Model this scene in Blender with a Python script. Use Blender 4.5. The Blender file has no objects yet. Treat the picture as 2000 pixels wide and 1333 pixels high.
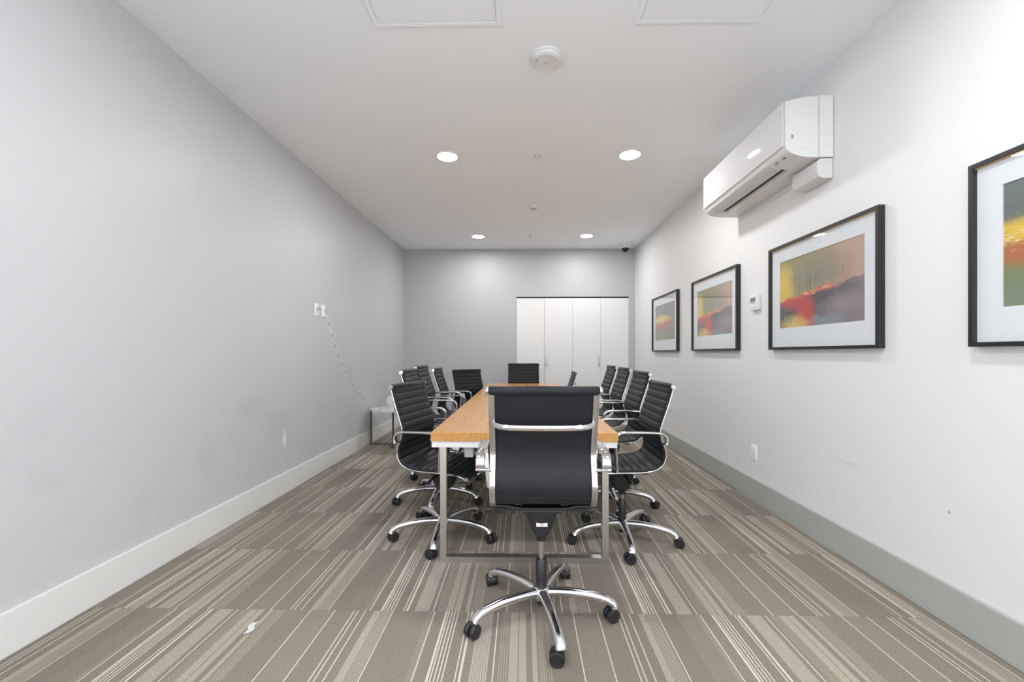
import bpy, bmesh, math, random
from mathutils import Vector, Matrix
random.seed(7)
scene = bpy.context.scene
COL = scene.collection

# ------------------------------------------------------------------ camera, world, exposure
cam_d = bpy.data.cameras.new('camera')
cam = bpy.data.objects.new('camera', cam_d)
COL.objects.link(cam)
cam.location = (0, 0, 1.2)
cam.rotation_euler = (math.pi / 2, 0, math.atan(17 / 840))
cam_d.sensor_width = 36
cam_d.lens = 36 * 840 / 2000
cam_d.shift_x = -0.0025
cam_d.shift_y = 0.01225
cam_d.clip_start = 0.02
scene.camera = cam
w = bpy.data.worlds.new('world')
scene.world = w
w.use_nodes = True
w.node_tree.nodes['Background'].inputs[0].default_value = (0.86, 0.895, 0.95, 1)
w.node_tree.nodes['Background'].inputs[1].default_value = 5.2
vs = scene.view_settings
vs.view_transform = 'Standard'
vs.look = 'None'
vs.gamma = 1
vs.use_curve_mapping = False
vs.exposure = 0.74
for px_, ry_ in ((-2.12, -math.pi / 2), (1.955, math.pi / 2)):          # portals that guide sky light through the two added, unseen windows behind the camera
    pl = bpy.data.lights.new('fill_portal', 'AREA'); pl.shape = 'RECTANGLE'; pl.size = 2.6; pl.size_y = 2.5; pl.cycles.is_portal = True
    po = bpy.data.objects.new('fill_portal', pl); COL.objects.link(po)
    po.location = (px_, -1.75, 1.40); po.rotation_euler = (0, ry_, 0)
LAMP = 148.0            # radiance of the downlight diffusers
scene.cycles.max_bounces = 10
scene.cycles.diffuse_bounces = 7

# ------------------------------------------------------------------ room dimensions
XL, XR = -2.05, 1.888
YB, YF = 7.32, -3.3
ZC = 2.98

# ------------------------------------------------------------------ material helpers
def new_mat(name):
    m = bpy.data.materials.new(name)
    m.use_nodes = True
    nt = m.node_tree
    b = nt.nodes['Principled BSDF']
    return m, nt, b

def mat(name, col, rough=0.5, metal=0.0, spec=0.5, bump=None, coat=0.0):
    m, nt, b = new_mat(name)
    b.inputs['Base Color'].default_value = (*col, 1)
    b.inputs['Roughness'].default_value = rough
    b.inputs['Metallic'].default_value = metal
    b.inputs['Specular IOR Level'].default_value = spec
    b.inputs['Coat Weight'].default_value = coat
    if bump:
        sc, st, dist = bump
        tc = nt.nodes.new('ShaderNodeTexCoord')
        n = nt.nodes.new('ShaderNodeTexNoise')
        n.inputs['Scale'].default_value = sc
        n.inputs['Detail'].default_value = 3
        nt.links.new(tc.outputs['Object'], n.inputs['Vector'])
        bp = nt.nodes.new('ShaderNodeBump')
        bp.inputs['Strength'].default_value = st
        bp.inputs['Distance'].default_value = dist
        nt.links.new(n.outputs['Fac'], bp.inputs['Height'])
        nt.links.new(bp.outputs['Normal'], b.inputs['Normal'])
    return m

class NT:
    """small node-graph builder"""
    def __init__(s, nt): s.nt = nt
    def _set(s, sock, v):
        if hasattr(v, 'is_output'): s.nt.links.new(v, sock)
        elif v is not None: sock.default_value = v
    def math(s, op, a, b=None, c=None, clamp=False):
        n = s.nt.nodes.new('ShaderNodeMath'); n.operation = op; n.use_clamp = clamp
        for i, v in enumerate((a, b, c)):
            if v is not None: s._set(n.inputs[i], v)
        return n.outputs[0]
    def mix(s, f, a, b, mode='MIX'):
        n = s.nt.nodes.new('ShaderNodeMix'); n.data_type = 'RGBA'; n.blend_type = mode
        s._set(n.inputs[0], f)
        for i, v in ((6, a), (7, b)):
            if isinstance(v, tuple) and len(v) == 3: v = (*v, 1)
            s._set(n.inputs[i], v)
        return n.outputs[2]
    def noise(s, vec, scale, detail=2, rough=0.5, dist=0.0):
        n = s.nt.nodes.new('ShaderNodeTexNoise')
        n.inputs['Scale'].default_value = scale; n.inputs['Detail'].default_value = detail
        n.inputs['Roughness'].default_value = rough; n.inputs['Distortion'].default_value = dist
        if vec is not None: s.nt.links.new(vec, n.inputs['Vector'])
        return n
    def coord(s, kind):
        n = s.nt.nodes.new('ShaderNodeTexCoord'); return n.outputs[kind]
    def sep(s, v):
        n = s.nt.nodes.new('ShaderNodeSeparateXYZ'); s.nt.links.new(v, n.inputs[0]); return n.outputs
    def comb(s, x, y, z):
        n = s.nt.nodes.new('ShaderNodeCombineXYZ')
        for i, v in enumerate((x, y, z)): s._set(n.inputs[i], v)
        return n.outputs[0]
    def mapping(s, v, scale=(1, 1, 1), loc=(0, 0, 0), rot=(0, 0, 0)):
        n = s.nt.nodes.new('ShaderNodeMapping'); s.nt.links.new(v, n.inputs[0])
        n.inputs['Scale'].default_value = scale; n.inputs['Location'].default_value = loc; n.inputs['Rotation'].default_value = rot
        return n.outputs[0]
    def ramp(s, fac, stops, interp='LINEAR'):
        n = s.nt.nodes.new('ShaderNodeValToRGB'); cr = n.color_ramp; cr.interpolation = interp
        s._set(n.inputs[0], fac)
        while len(cr.elements) < len(stops): cr.elements.new(0.5)
        for e, (p, c) in zip(cr.elements, stops):
            e.position = p
            e.color = (*c, 1) if isinstance(c, tuple) else (c, c, c, 1)
        return n.outputs[0]
    def smooth(s, v, lo, hi):
        n = s.nt.nodes.new('ShaderNodeMapRange'); n.interpolation_type = 'SMOOTHSTEP'
        s._set(n.inputs[0], v); n.inputs[1].default_value = lo; n.inputs[2].default_value = hi
        return n.outputs[0]

def srgb(r, g, b):
    f = lambda c: (c / 12.92 if c <= 0.04045 else ((c + 0.055) / 1.055) ** 2.4)
    return tuple(f(v / 255) for v in (r, g, b))

# ------------------------------------------------------------------ materials
def wall_paint(name, col, rough, scuff=0.0, seed=0.0, marks=()):
    m, nt, b = new_mat(name)
    g = NT(nt)
    p = g.coord('Object')
    n1 = g.noise(g.mapping(p, (1, 1.2, 2.2), (seed, 0, 0)), 1.6, 4, 0.6)
    z = g.sep(p)[2]
    low = g.smooth(z, 1.5, 0.5)                       # people brush against the wall only this high
    f = g.math('MULTIPLY', g.smooth(n1.outputs['Fac'], 0.55, 0.75), low)
    f = g.math('MULTIPLY', f, scuff)
    c = g.mix(f, col, tuple(v * 0.72 for v in col))
    for my, mz, ry, rz_, k, op in marks:              # placed scuffs, dents and a painted light reflection: (y, z, half sizes, tint factor, strength)
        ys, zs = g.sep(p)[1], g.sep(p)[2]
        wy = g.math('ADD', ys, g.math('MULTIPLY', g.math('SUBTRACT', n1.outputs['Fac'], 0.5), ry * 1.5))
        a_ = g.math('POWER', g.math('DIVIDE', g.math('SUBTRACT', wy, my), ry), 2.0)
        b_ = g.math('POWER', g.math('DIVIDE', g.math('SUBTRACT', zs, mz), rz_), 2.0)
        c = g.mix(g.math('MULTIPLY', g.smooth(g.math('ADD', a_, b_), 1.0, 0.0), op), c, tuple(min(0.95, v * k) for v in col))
    nt.links.new(c, b.inputs['Base Color'])
    b.inputs['Roughness'].default_value = rough
    b.inputs['Specular IOR Level'].default_value = 0.35
    n2 = g.noise(p, 260, 2)
    bp = nt.nodes.new('ShaderNodeBump'); bp.inputs['Strength'].default_value = 0.05; bp.inputs['Distance'].default_value = 0.001
    nt.links.new(n2.outputs['Fac'], bp.inputs['Height']); nt.links.new(bp.outputs['Normal'], b.inputs['Normal'])
    return m

M = {}
M['wall_grey'] = wall_paint('grey wall paint', (0.535, 0.545, 0.56), 0.42, 0.25, marks=((3.65, 0.47, 0.035, 0.10, 1.6, 0.75), (3.56, 0.62, 0.20, 0.16, 0.90, 0.4), (3.15, 0.80, 0.22, 0.10, 0.88, 0.5), (2.75, 0.55, 0.10, 0.20, 0.88, 0.4), (5.05, 0.95, 0.05, 0.18, 0.8, 0.5), (2.075, 2.42, 0.015, 0.012, 0.8, 0.6)))  # first mark paints a pale light reflection into the wall colour
M['wall_back'] = wall_paint('back wall paint', (0.47, 0.475, 0.485), 0.45)
M['wall_white'] = wall_paint('white wall paint', (0.71, 0.71, 0.71), 0.5, 0.06, 3.0, marks=((1.947, 0.496, 0.010, 0.009, 0.35, 0.8), (3.70, 0.28, 0.010, 0.010, 0.45, 0.7), (2.55, 0.56, 0.16, 0.02, 0.88, 0.6)))
M['ceiling'] = mat('ceiling paint', (0.885, 0.92, 0.955), 0.8, spec=0.2)
M['base_light'] = mat('pale trim paint', (0.70, 0.70, 0.685), 0.35)
M['base_grey'] = mat('grey trim paint', (0.38, 0.395, 0.37), 0.35)
M['white_plastic'] = mat('white plastic', (0.74, 0.74, 0.74), 0.3)
M['plate_white'] = mat('bright white plastic', (0.88, 0.88, 0.88), 0.3)
M['white_gloss'] = mat('glossy white plastic', (0.66, 0.66, 0.665), 0.06)
M['grey_plastic'] = mat('grey plastic', (0.45, 0.46, 0.46), 0.4)
M['door_white'] = mat('white door laminate', (0.76, 0.76, 0.76), 0.35)
M['chrome'] = mat('chrome', (0.62, 0.62, 0.63), 0.07, 1.0)
M['aluminium'] = mat('polished aluminium', (0.78, 0.785, 0.80), 0.16, 1.0)
M['steel'] = mat('brushed steel', (0.62, 0.61, 0.59), 0.32, 1.0)
M['dark_steel'] = mat('dark bronze steel', (0.16, 0.15, 0.135), 0.4, 1.0)
M['leather'] = mat('black leather', (0.018, 0.0195, 0.0225), 0.42, spec=0.16, bump=(420, 0.12, 0.001))
M['black_plastic'] = mat('black plastic', (0.015, 0.016, 0.018), 0.38)
M['black_frame'] = mat('black picture frame', (0.013, 0.013, 0.014), 0.42)
M['dark'] = mat('dark gap', (0.01, 0.01, 0.01), 0.8)
M['mat_board'] = mat('white mat board', (0.74, 0.76, 0.79), 0.7)
M['gold'] = mat('tan fillet', (0.50, 0.33, 0.16), 0.5)
M['print_red'] = mat('red print', (0.5, 0.05, 0.05), 0.5)
M['print_grey'] = mat('grey print', (0.12, 0.12, 0.12), 0.5)
M['apron_white'] = mat('white lacquer', (0.74, 0.745, 0.76), 0.35)
M['lens'] = mat('smoked dome', (0.01, 0.01, 0.012), 0.08)

def marble():
    m, nt, b = new_mat('white marble'); g = NT(nt)
    p = g.coord('Object')
    n = g.noise(p, 9, 6, 0.65, 1.6)
    v = g.math('ABSOLUTE', g.math('SUBTRACT', n.outputs['Fac'], 0.5))
    c = g.ramp(v, [(0.0, (0.42, 0.42, 0.43)), (0.05, (0.72, 0.72, 0.72)), (0.2, (0.84, 0.84, 0.84))])
    nt.links.new(c, b.inputs['Base Color']); b.inputs['Roughness'].default_value = 0.2
    return m
M['marble'] = marble()

def wood():
    m, nt, b = new_mat('honey walnut veneer'); g = NT(nt)
    p = g.coord('Object')
    warp = g.noise(g.mapping(p, (2.2, 0.5, 2)), 1.3, 2, 0.5)
    q = g.mapping(p, (1, 0.06, 1))
    x, y, z = g.sep(p)
    rad = g.math('ADD', g.math('MULTIPLY', x, 5.0), g.math('MULTIPLY', warp.outputs['Fac'], 9.0))
    ring = g.math('FRACT', g.math('MULTIPLY', rad, 1.6))
    ring = g.math('ABSOLUTE', g.math('SUBTRACT', ring, 0.5))
    fine = g.noise(g.mapping(p, (90, 3.0, 90)), 1.5, 4, 0.6)
    f = g.math('ADD', g.math('MULTIPLY', ring, 0.55), g.math('MULTIPLY', fine.outputs['Fac'], 0.75))
    c = g.ramp(f, [(0.12, (0.42, 0.185, 0.042)), (0.42, (0.53, 0.260, 0.072)), (0.75, (0.60, 0.310, 0.096))])
    nt.links.new(c, b.inputs['Base Color'])
    b.inputs['Roughness'].default_value = 0.22
    b.inputs['Specular IOR Level'].default_value = 0.5
    return m
M['wood'] = wood()

def carpet():
    m, nt, b = new_mat('striped carpet tile'); g = NT(nt)
    P = 1.22
    geo = nt.nodes.new('ShaderNodeNewGeometry').outputs['Position']
    oi = nt.nodes.new('ShaderNodeObjectInfo')
    off = g.sep(oi.outputs['Color'])[0]
    x, y, z = g.sep(geo)
    wob = g.noise(g.mapping(geo, (1, 1, 1)), 55, 2)
    xw = g.math('ADD', x, g.math('MULTIPLY', g.math('SUBTRACT', wob.outputs['Fac'], 0.5), 0.0022))
    u = g.math('FRACT', g.math('SUBTRACT', g.math('DIVIDE', xw, P), off))
    D, D2, B, W = (0.225, 0.191, 0.156), (0.241, 0.205, 0.168), (0.365, 0.320, 0.258), (0.295, 0.258, 0.217)
    bands = [(0, D), (.155, W), (.222, D), (.302, B), (.334, D), (.343, B), (.368, D), (.395, B), (.412, D2), (.47, D), (.585, D2), (.70, D),
             (.882, B), (.912, D2), (.965, D)]
    base = g.ramp(u, [(p / P, c) for p, c in bands], 'CONSTANT')
    lines = [(.000, .005), (.014, .005), (.028, .005), (.042, .005), (.056, .005), (.103, .004), (.119, .006), (.240, .004), (.585, .0045),
             (.700, .0045), (.790, .0045), (.808, .0045), (.842, .004), (.970, .0045), (1.120, .0045), (1.165, .0045)]
    st = []
    for a, wd in lines: st += [(a / P, 1.0), ((a + wd) / P, 0.0)]
    lm = g.ramp(u, st, 'CONSTANT')
    pinm = g.ramp(u, [(0, 0.0), (.155 / P, 1.0), (.222 / P, 0.0), (.262 / P, .5), (.302 / P, 0.0), (.420 / P, .6), (.47 / P, 0.0), (.912 / P, .8), (.965 / P, 0.0), (1.14 / P, .4), (1.165 / P, 0.0)], 'CONSTANT')
    pin = g.math('LESS_THAN', g.math('FRACT', g.math('DIVIDE', xw, 0.0095)), 0.42)
    pin = g.math('MULTIPLY', pin, pinm)
    c = g.mix(g.math('MULTIPLY', pin, 0.7), base, (0.47, 0.42, 0.355))
    c = g.mix(g.math('MULTIPLY', lm, 0.9), c, (0.60, 0.55, 0.475))
    n = g.noise(g.mapping(geo, (1, 0.55, 1)), 330, 3, 0.7)
    k = g.ramp(n.outputs['Fac'], [(0.28, 0.52), (0.72, 1.45)])
    c = g.mix(1.0, c, k, 'MULTIPLY')
    rnd = g.math('MULTIPLY_ADD', oi.outputs['Random'], 0.16, 0.92)
    c = g.mix(1.0, c, g.comb(rnd, rnd, rnd), 'MULTIPLY')
    nt.links.new(c, b.inputs['Base Color'])
    b.inputs['Roughness'].default_value = 0.95
    b.inputs['Specular IOR Level'].default_value = 0.1
    bp = nt.nodes.new('ShaderNodeBump'); bp.inputs['Strength'].default_value = 0.5; bp.inputs['Distance'].default_value = 0.003
    nt.links.new(n.outputs['Fac'], bp.inputs['Height']); nt.links.new(bp.outputs['Normal'], b.inputs['Normal'])
    return m
M['carpet'] = carpet()
M['underlay'] = mat('carpet underlay', (0.08, 0.07, 0.06), 0.95)

def glass_pane():
    m = bpy.data.materials.new('picture glass'); m.use_nodes = True
    nt = m.node_tree; nt.nodes.clear()
    o = nt.nodes.new('ShaderNodeOutputMaterial'); mx = nt.nodes.new('ShaderNodeMixShader')
    g = NT(nt)                                      # Schlick reflectance of a thin two-sided pane, the same from both sides
    ge = nt.nodes.new('ShaderNodeNewGeometry'); dt = nt.nodes.new('ShaderNodeVectorMath'); dt.operation = 'DOT_PRODUCT'
    nt.links.new(ge.outputs['Incoming'], dt.inputs[0]); nt.links.new(ge.outputs['Normal'], dt.inputs[1])
    k = g.math('POWER', g.math('SUBTRACT', 1.0, g.math('ABSOLUTE', dt.outputs['Value'])), 5.0)
    R1 = g.math('MULTIPLY_ADD', k, 0.96, 0.04)
    refl = g.math('DIVIDE', g.math('MULTIPLY', R1, 2.0), g.math('ADD', R1, 1.0), clamp=True)
    t = nt.nodes.new('ShaderNodeBsdfTransparent'); t.inputs[0].default_value = (0.97, 0.98, 0.98, 1)
    gl = nt.nodes.new('ShaderNodeBsdfGlossy'); gl.inputs['Roughness'].default_value = 0.0
    nt.links.new(refl, mx.inputs[0]); nt.links.new(t.outputs[0], mx.inputs[1]); nt.links.new(gl.outputs[0], mx.inputs[2])
    nt.links.new(mx.outputs[0], o.inputs[0])
    return m
M['glass'] = glass_pane()
def clear_pane():
    m = bpy.data.materials.new('clear glass edge'); m.use_nodes = True
    nt = m.node_tree; nt.nodes.clear()
    o = nt.nodes.new('ShaderNodeOutputMaterial'); t = nt.nodes.new('ShaderNodeBsdfTransparent')
    nt.links.new(t.outputs[0], o.inputs[0])
    return m
M['glass_edge'] = clear_pane()
def pane(mb, normal):
    """slab of glass: the face looking along `normal` carries the reflection, the other faces are clear"""
    me = mb.mesh('glass'); me.materials.append(M['glass_edge']); me.materials.append(M['glass'])
    for p in me.polygons:
        if p.normal.dot(Vector(normal)) > 0.9: p.material_index = 1
    return me

def emit(name, col, s):
    m = bpy.data.materials.new(name); m.use_nodes = True
    nt = m.node_tree; nt.nodes.clear()
    o = nt.nodes.new('ShaderNodeOutputMaterial'); e = nt.nodes.new('ShaderNodeEmission')
    e.inputs[0].default_value = (*col, 1); e.inputs[1].default_value = s
    nt.links.new(e.outputs[0], o.inputs[0])
    return m
M['diffuser'] = emit('lit diffuser', (1.0, 1.0, 1.0), LAMP)

def art(kind, seed):
    """abstract landscape print; object X = 0..1 left to right, Z = 0..1 bottom to top"""
    m, nt, b = new_mat('abstract print ' + kind); g = NT(nt)
    p = g.coord('Generated')
    # generated coords of the print: y runs along the wall (0 = near), z up
    sx, sy, sz = g.sep(p)
    u0 = g.math('SUBTRACT', 1.0, sy); v0 = sz
    q = g.comb(g.math('MULTIPLY', u0, 1.6), v0, seed)
    wn = g.noise(q, 3.4, 7, 0.70)
    wx, wy, wz = g.sep(wn.outputs['Color'])
    u = g.math('ADD', u0, g.math('MULTIPLY', g.math('SUBTRACT', wx, 0.5), 0.30))
    v = g.math('ADD', v0, g.math('MULTIPLY', g.math('SUBTRACT', wy, 0.5), 0.26))
    def blob(cu, cv, ru, rv, uu=None, vv=None, soft=0.25):
        uu = uu or u; vv = vv or v
        a = g.math('POWER', g.math('ABSOLUTE', g.math('DIVIDE', g.math('SUBTRACT', uu, cu), ru)), 2.0)
        c = g.math('POWER', g.math('ABSOLUTE', g.math('DIVIDE', g.math('SUBTRACT', vv, cv), rv)), 2.0)
        return g.smooth(g.math('ADD', a, c), 1.5, -0.35)
    streak = g.noise(g.comb(g.math('MULTIPLY', u0, 60.0), g.math('MULTIPLY', v0, 2.2), seed), 1.0, 3, 0.6).outputs['Fac']
    if kind == 'horizon':
        c = g.mix(g.smooth(u, 0.15, 0.95), srgb(146, 142, 92), srgb(188, 160, 146))
        c = g.mix(g.math('MULTIPLY', blob(0.5, 0.66, 0.36, 0.30), 0.75), c, srgb(128, 126, 112))
        c = g.mix(g.math('MULTIPLY', blob(0.02, 0.60, 0.20, 0.34), 0.95), c, srgb(228, 190, 74))
        # vertical strokes standing on the horizon
        sp = g.math('MULTIPLY', g.smooth(streak, 0.56, 0.66), blob(0.33, 0.62, 0.22, 0.17, u0, v0))
        c = g.mix(sp, c, srgb(78, 74, 66))
        sp2 = g.math('MULTIPLY', g.smooth(streak, 0.62, 0.68), blob(0.90, 0.58, 0.18, 0.20, u0, v0))
        c = g.mix(sp2, c, srgb(120, 58, 40))
        # land below the horizon line
        hor = g.math('ADD', g.math('MULTIPLY', u0, 0.14), 0.40)
        hor = g.math('ADD', hor, g.math('MULTIPLY', g.math('SUBTRACT', wz, 0.5), 0.26))
        below = g.smooth(g.math('SUBTRACT', hor, v0), -0.012, 0.012)
        land = g.mix(g.smooth(u, 0.35, 0.95), srgb(84, 82, 84), srgb(138, 124, 130))
        land = g.mix(g.math('MULTIPLY', blob(0.62, 0.40, 0.34, 0.14), 0.9), land, srgb(70, 72, 76))
        land = g.mix(g.math('MULTIPLY', blob(0.78, 0.26, 0.24, 0.16), 0.6), land, srgb(160, 144, 152))
        land = g.mix(g.math('MULTIPLY', blob(0.16, 0.40, 0.22, 0.14), 0.95), land, srgb(200, 66, 54))
        land = g.mix(g.math('MULTIPLY', blob(0.36, 0.14, 0.15, 0.34), 0.95), land, srgb(206, 62, 54))
        land = g.mix(g.math('MULTIPLY', blob(0.20, 0.04, 0.22, 0.14), 0.95), land, srgb(226, 196, 112))
        land = g.mix(g.math('MULTIPLY', blob(0.60, 0.06, 0.20, 0.10), 0.6), land, srgb(150, 168, 174))
        c = g.mix(below, c, land)
        band = g.math('MULTIPLY', g.smooth(g.math('ABSOLUTE', g.math('SUBTRACT', hor, v0)), 0.05, 0.0), blob(0.40, 0.5, 0.42, 0.9, u0, v0))
        fn = g.noise(g.comb(g.math('MULTIPLY', u0, 9.0), g.math('MULTIPLY', v0, 26.0), seed), 1.6, 4, 0.7).outputs['Fac']
        c = g.mix(g.math('MULTIPLY', band, g.smooth(fn, 0.42, 0.56)), c, srgb(232, 92, 52))
        c = g.mix(g.math('MULTIPLY', band, g.smooth(fn, 0.56, 0.64)), c, srgb(246, 226, 190))
    else:
        c = g.mix(g.smooth(v, 0.30, 0.85), srgb(120, 126, 82), srgb(104, 112, 112))
        c = g.mix(g.math('MULTIPLY', blob(0.2, 0.05, 0.6, 0.22), 0.8), c, srgb(118, 134, 116))
        c = g.mix(g.math('MULTIPLY', blob(0.36, 0.45, 0.55, 0.17), 0.95), c, srgb(196, 92, 34))
        c = g.mix(g.math('MULTIPLY', blob(0.28, 0.60, 0.50, 0.11), 0.98), c, srgb(240, 196, 48))
        fn = g.noise(g.comb(g.math('MULTIPLY', u0, 7.0), g.math('MULTIPLY', v0, 24.0), seed), 1.5, 4, 0.7).outputs['Fac']
        core = blob(0.30, 0.54, 0.52, 0.09)
        c = g.mix(g.math('MULTIPLY', core, g.smooth(fn, 0.50, 0.58)), c, srgb(250, 234, 200))
        c = g.mix(g.math('MULTIPLY', core, g.smooth(fn, 0.40, 0.32)), c, srgb(60, 44, 34))
        sp = g.math('MULTIPLY', g.smooth(streak, 0.57, 0.66), blob(0.24, 0.80, 0.3, 0.16, u0, v0))
        c = g.mix(sp, c, srgb(170, 84, 50))
    nt.links.new(c, b.inputs['Base Color'])
    b.inputs['Roughness'].default_value = 0.6
    return m

# ------------------------------------------------------------------ mesh helpers
def mesh_from(name, verts, faces, smooth=False, mats=None, fmat=None):
    me = bpy.data.meshes.new(name)
    me.from_pydata([tuple(v) for v in verts], [], faces)
    bm = bmesh.new(); bm.from_mesh(me)
    bmesh.ops.recalc_face_normals(bm, faces=bm.faces)
    bm.to_mesh(me); bm.free()
    if smooth is True:
        me.polygons.foreach_set('use_smooth', [True] * len(me.polygons))
    elif smooth:
        me.polygons.foreach_set('use_smooth', [True] * len(me.polygons))
        me.set_sharp_from_angle(angle=math.radians(smooth))
    return me

class MB:
    def __init__(s): s.v = []; s.f = []
    def add(s, v, f):
        o = len(s.v); s.v += [tuple(p) for p in v]; s.f += [tuple(i + o for i in q) for q in f]; return s
    def box(s, x0, x1, y0, y1, z0, z1, bev=0.0):
        if bev <= 0:
            v = [(x, y, z) for x in (x0, x1) for y in (y0, y1) for z in (z0, z1)]
            return s.add(v, [(0, 1, 3, 2), (4, 6, 7, 5), (0, 4, 5, 1), (2, 3, 7, 6), (0, 2, 6, 4), (1, 5, 7, 3)])
        bm = bmesh.new()
        bmesh.ops.create_cube(bm, size=1)
        for q in bm.verts:
            q.co = Vector(((x0 + x1) / 2 + q.co.x * (x1 - x0), (y0 + y1) / 2 + q.co.y * (y1 - y0), (z0 + z1) / 2 + q.co.z * (z1 - z0)))
        bmesh.ops.bevel(bm, geom=list(bm.edges), offset=bev, segments=2, profile=0.6, affect='EDGES')
        return s.bm(bm)
    def bm(s, bm):
        bm.verts.index_update()
        s.add([v.co[:] for v in bm.verts], [[v.index for v in f.verts] for f in bm.faces]); bm.free(); return s
    def sweep(s, path, section, up=None, closed_sec=True, caps=True):
        """sweep a 2-D section (a, b) along 3-D path; a along side axis, b along 'normal'. up = constant side axis if given"""
        P = [Vector(p) for p in path]; n = len(P); k = len(section); vs = []
        prev = None
        for i in range(n):
            t = (P[min(i + 1, n - 1)] - P[max(i - 1, 0)]).normalized()
            if up is not None:
                side = Vector(up).normalized()
            else:
                if prev is None:
                    a = Vector((0, 0, 1)) if abs(t.z) < 0.9 else Vector((1, 0, 0))
                    side = t.cross(a).normalized()
                else:
                    side = (prev - t * prev.dot(t)).normalized()
                prev = side
            nor = side.cross(t).normalized()
            for a, b in (section[i] if isinstance(section[0], list) else section):
                vs.append(P[i] + side * a + nor * b)
        if isinstance(section[0], list): k = len(section[0])
        fs = []
        for i in range(n - 1):
            for j in range(k):
                j2 = (j + 1) % k
                fs.append((i * k + j, i * k + j2, (i + 1) * k + j2, (i + 1) * k + j))
        if caps:
            fs.append(tuple(range(k))); fs.append(tuple((n - 1) * k + j for j in reversed(range(k))))
        return s.add(vs, fs)
    def tube(s, path, r, seg=12): return s.sweep(path, circ(r, seg))
    def lathe(s, prof, origin=(0, 0, 0), axis='z', seg=24):
        """prof: list of (r, h)"""
        vs, fs = [], []
        o = Vector(origin)
        for r, h in prof:
            for j in range(seg):
                a = 2 * math.pi * j / seg
                c, d = r * math.cos(a), r * math.sin(a)
                p = {'z': (c, d, h), 'x': (h, c, d), 'y': (d, h, c)}[axis]
                vs.append(o + Vector(p))
        n = len(prof)
        for i in range(n - 1):
            for j in range(seg):
                j2 = (j + 1) % seg
                fs.append((i * seg + j, i * seg + j2, (i + 1) * seg + j2, (i + 1) * seg + j))
        fs.append(tuple(range(seg))); fs.append(tuple((n - 1) * seg + j for j in range(seg)))
        return s.add(vs, fs)
    def prism(s, poly, y0, y1, axis='y'):
        """extrude polygon; axis y: poly=(x,z); x: (y,z); z: (x,y)"""
        n = len(poly); vs = []
        for h in (y0, y1):
            for a, b in poly:
                vs.append({'y': (a, h, b), 'x': (h, a, b), 'z': (a, b, h)}[axis])
        fs = [tuple(range(n)), tuple(range(2 * n - 1, n - 1, -1))]
        for i in range(n):
            j = (i + 1) % n
            fs.append((i, j, n + j, n + i))
        return s.add(vs, fs)
    def mesh(s, name, smooth=False): return mesh_from(name, s.v, s.f, smooth)

def circ(r, seg=12, r2=None):
    r2 = r2 or r
    return [(r * math.cos(2 * math.pi * i / seg), r2 * math.sin(2 * math.pi * i / seg)) for i in range(seg)]
def rrect(w, h, r, seg=3):
    """rounded rectangle section, full width w and height h"""
    pts = []
    for cx, cy, a0 in ((w / 2 - r, h / 2 - r, 0), (-w / 2 + r, h / 2 - r, 90), (-w / 2 + r, -h / 2 + r, 180), (w / 2 - r, -h / 2 + r, 270)):
        for i in range(seg + 1):
            a = math.radians(a0 + 90 * i / seg)
            pts.append((cx + r * math.cos(a), cy + r * math.sin(a)))
    return pts
def catmull(pts, per=6):
    P = [Vector(p) for p in pts]; out = []
    for i in range(len(P) - 1):
        p0 = P[max(i - 1, 0)]; p1 = P[i]; p2 = P[i + 1]; p3 = P[min(i + 2, len(P) - 1)]
        for k in range(per):
            t = k / per
            out.append(0.5 * ((2 * p1) + (p2 - p0) * t + (2 * p0 - 5 * p1 + 4 * p2 - p3) * t * t + (3 * p1 - p0 - 3 * p2 + p3) * t ** 3))
    out.append(P[-1]); return out

def link(name, me, m, parent=None, loc=None, rot=None):
    o = bpy.data.objects.new(name, me); COL.objects.link(o)
    if m is not None and me is not None and len(me.materials) == 0: me.materials.append(m)
    if parent is not None: o.parent = parent
    if loc: o.location = loc
    if rot: o.rotation_euler = rot
    return o
def tag(o, label, cat, group=None):
    o['label'] = label; o['category'] = cat
    if group: o['group'] = group
    return o
def thing(name, label, cat, loc=(0, 0, 0), rz=0, group=None):
    o = bpy.data.objects.new(name, None); COL.objects.link(o)
    o.empty_display_size = 0.1
    o.location = loc; o.rotation_euler = (0, 0, rz)
    return tag(o, label, cat, group)
def struct(name, me, m, label=None):
    o = link(name, me, m); o['kind'] = 'structure'
    if label: o['label'] = label
    return o

# ================================================================== the room
T = 0.12
fl = struct('floor', MB().box(XL, XR, YF, YB, -0.10, -0.007).mesh('floor'), M['underlay'], 'brown striped carpet tile floor')
TS = 0.612
tile_me = MB().box(-0.5, 0.5, -0.5, 0.5, -0.006, 0.0).mesh('carpet_tile')
tile_me.materials.append(M['carpet'])
r = -9
while True:
    y0 = 1.992 + r * TS; y1 = y0 + TS
    if y0 >= YB: break
    a0, a1 = max(y0, YF), min(y1, YB)
    if a1 - a0 > 0.01:
        x = XL - 0.31 * (r % 2)
        while x < XR:
            b0, b1 = max(x, XL), min(x + TS, XR)
            if b1 - b0 > 0.01:
                t = link('carpet_tile', tile_me, None, fl, ((b0 + b1) / 2, (a0 + a1) / 2, 0))
                t.scale = (b1 - b0 - 0.0006, a1 - a0 - 0.0010, 1)
                t.color = (((-1.885 - 0.305 * r) / 1.22) % 1.0, 0, 0, 1)
            x += TS
    r += 1
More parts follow.
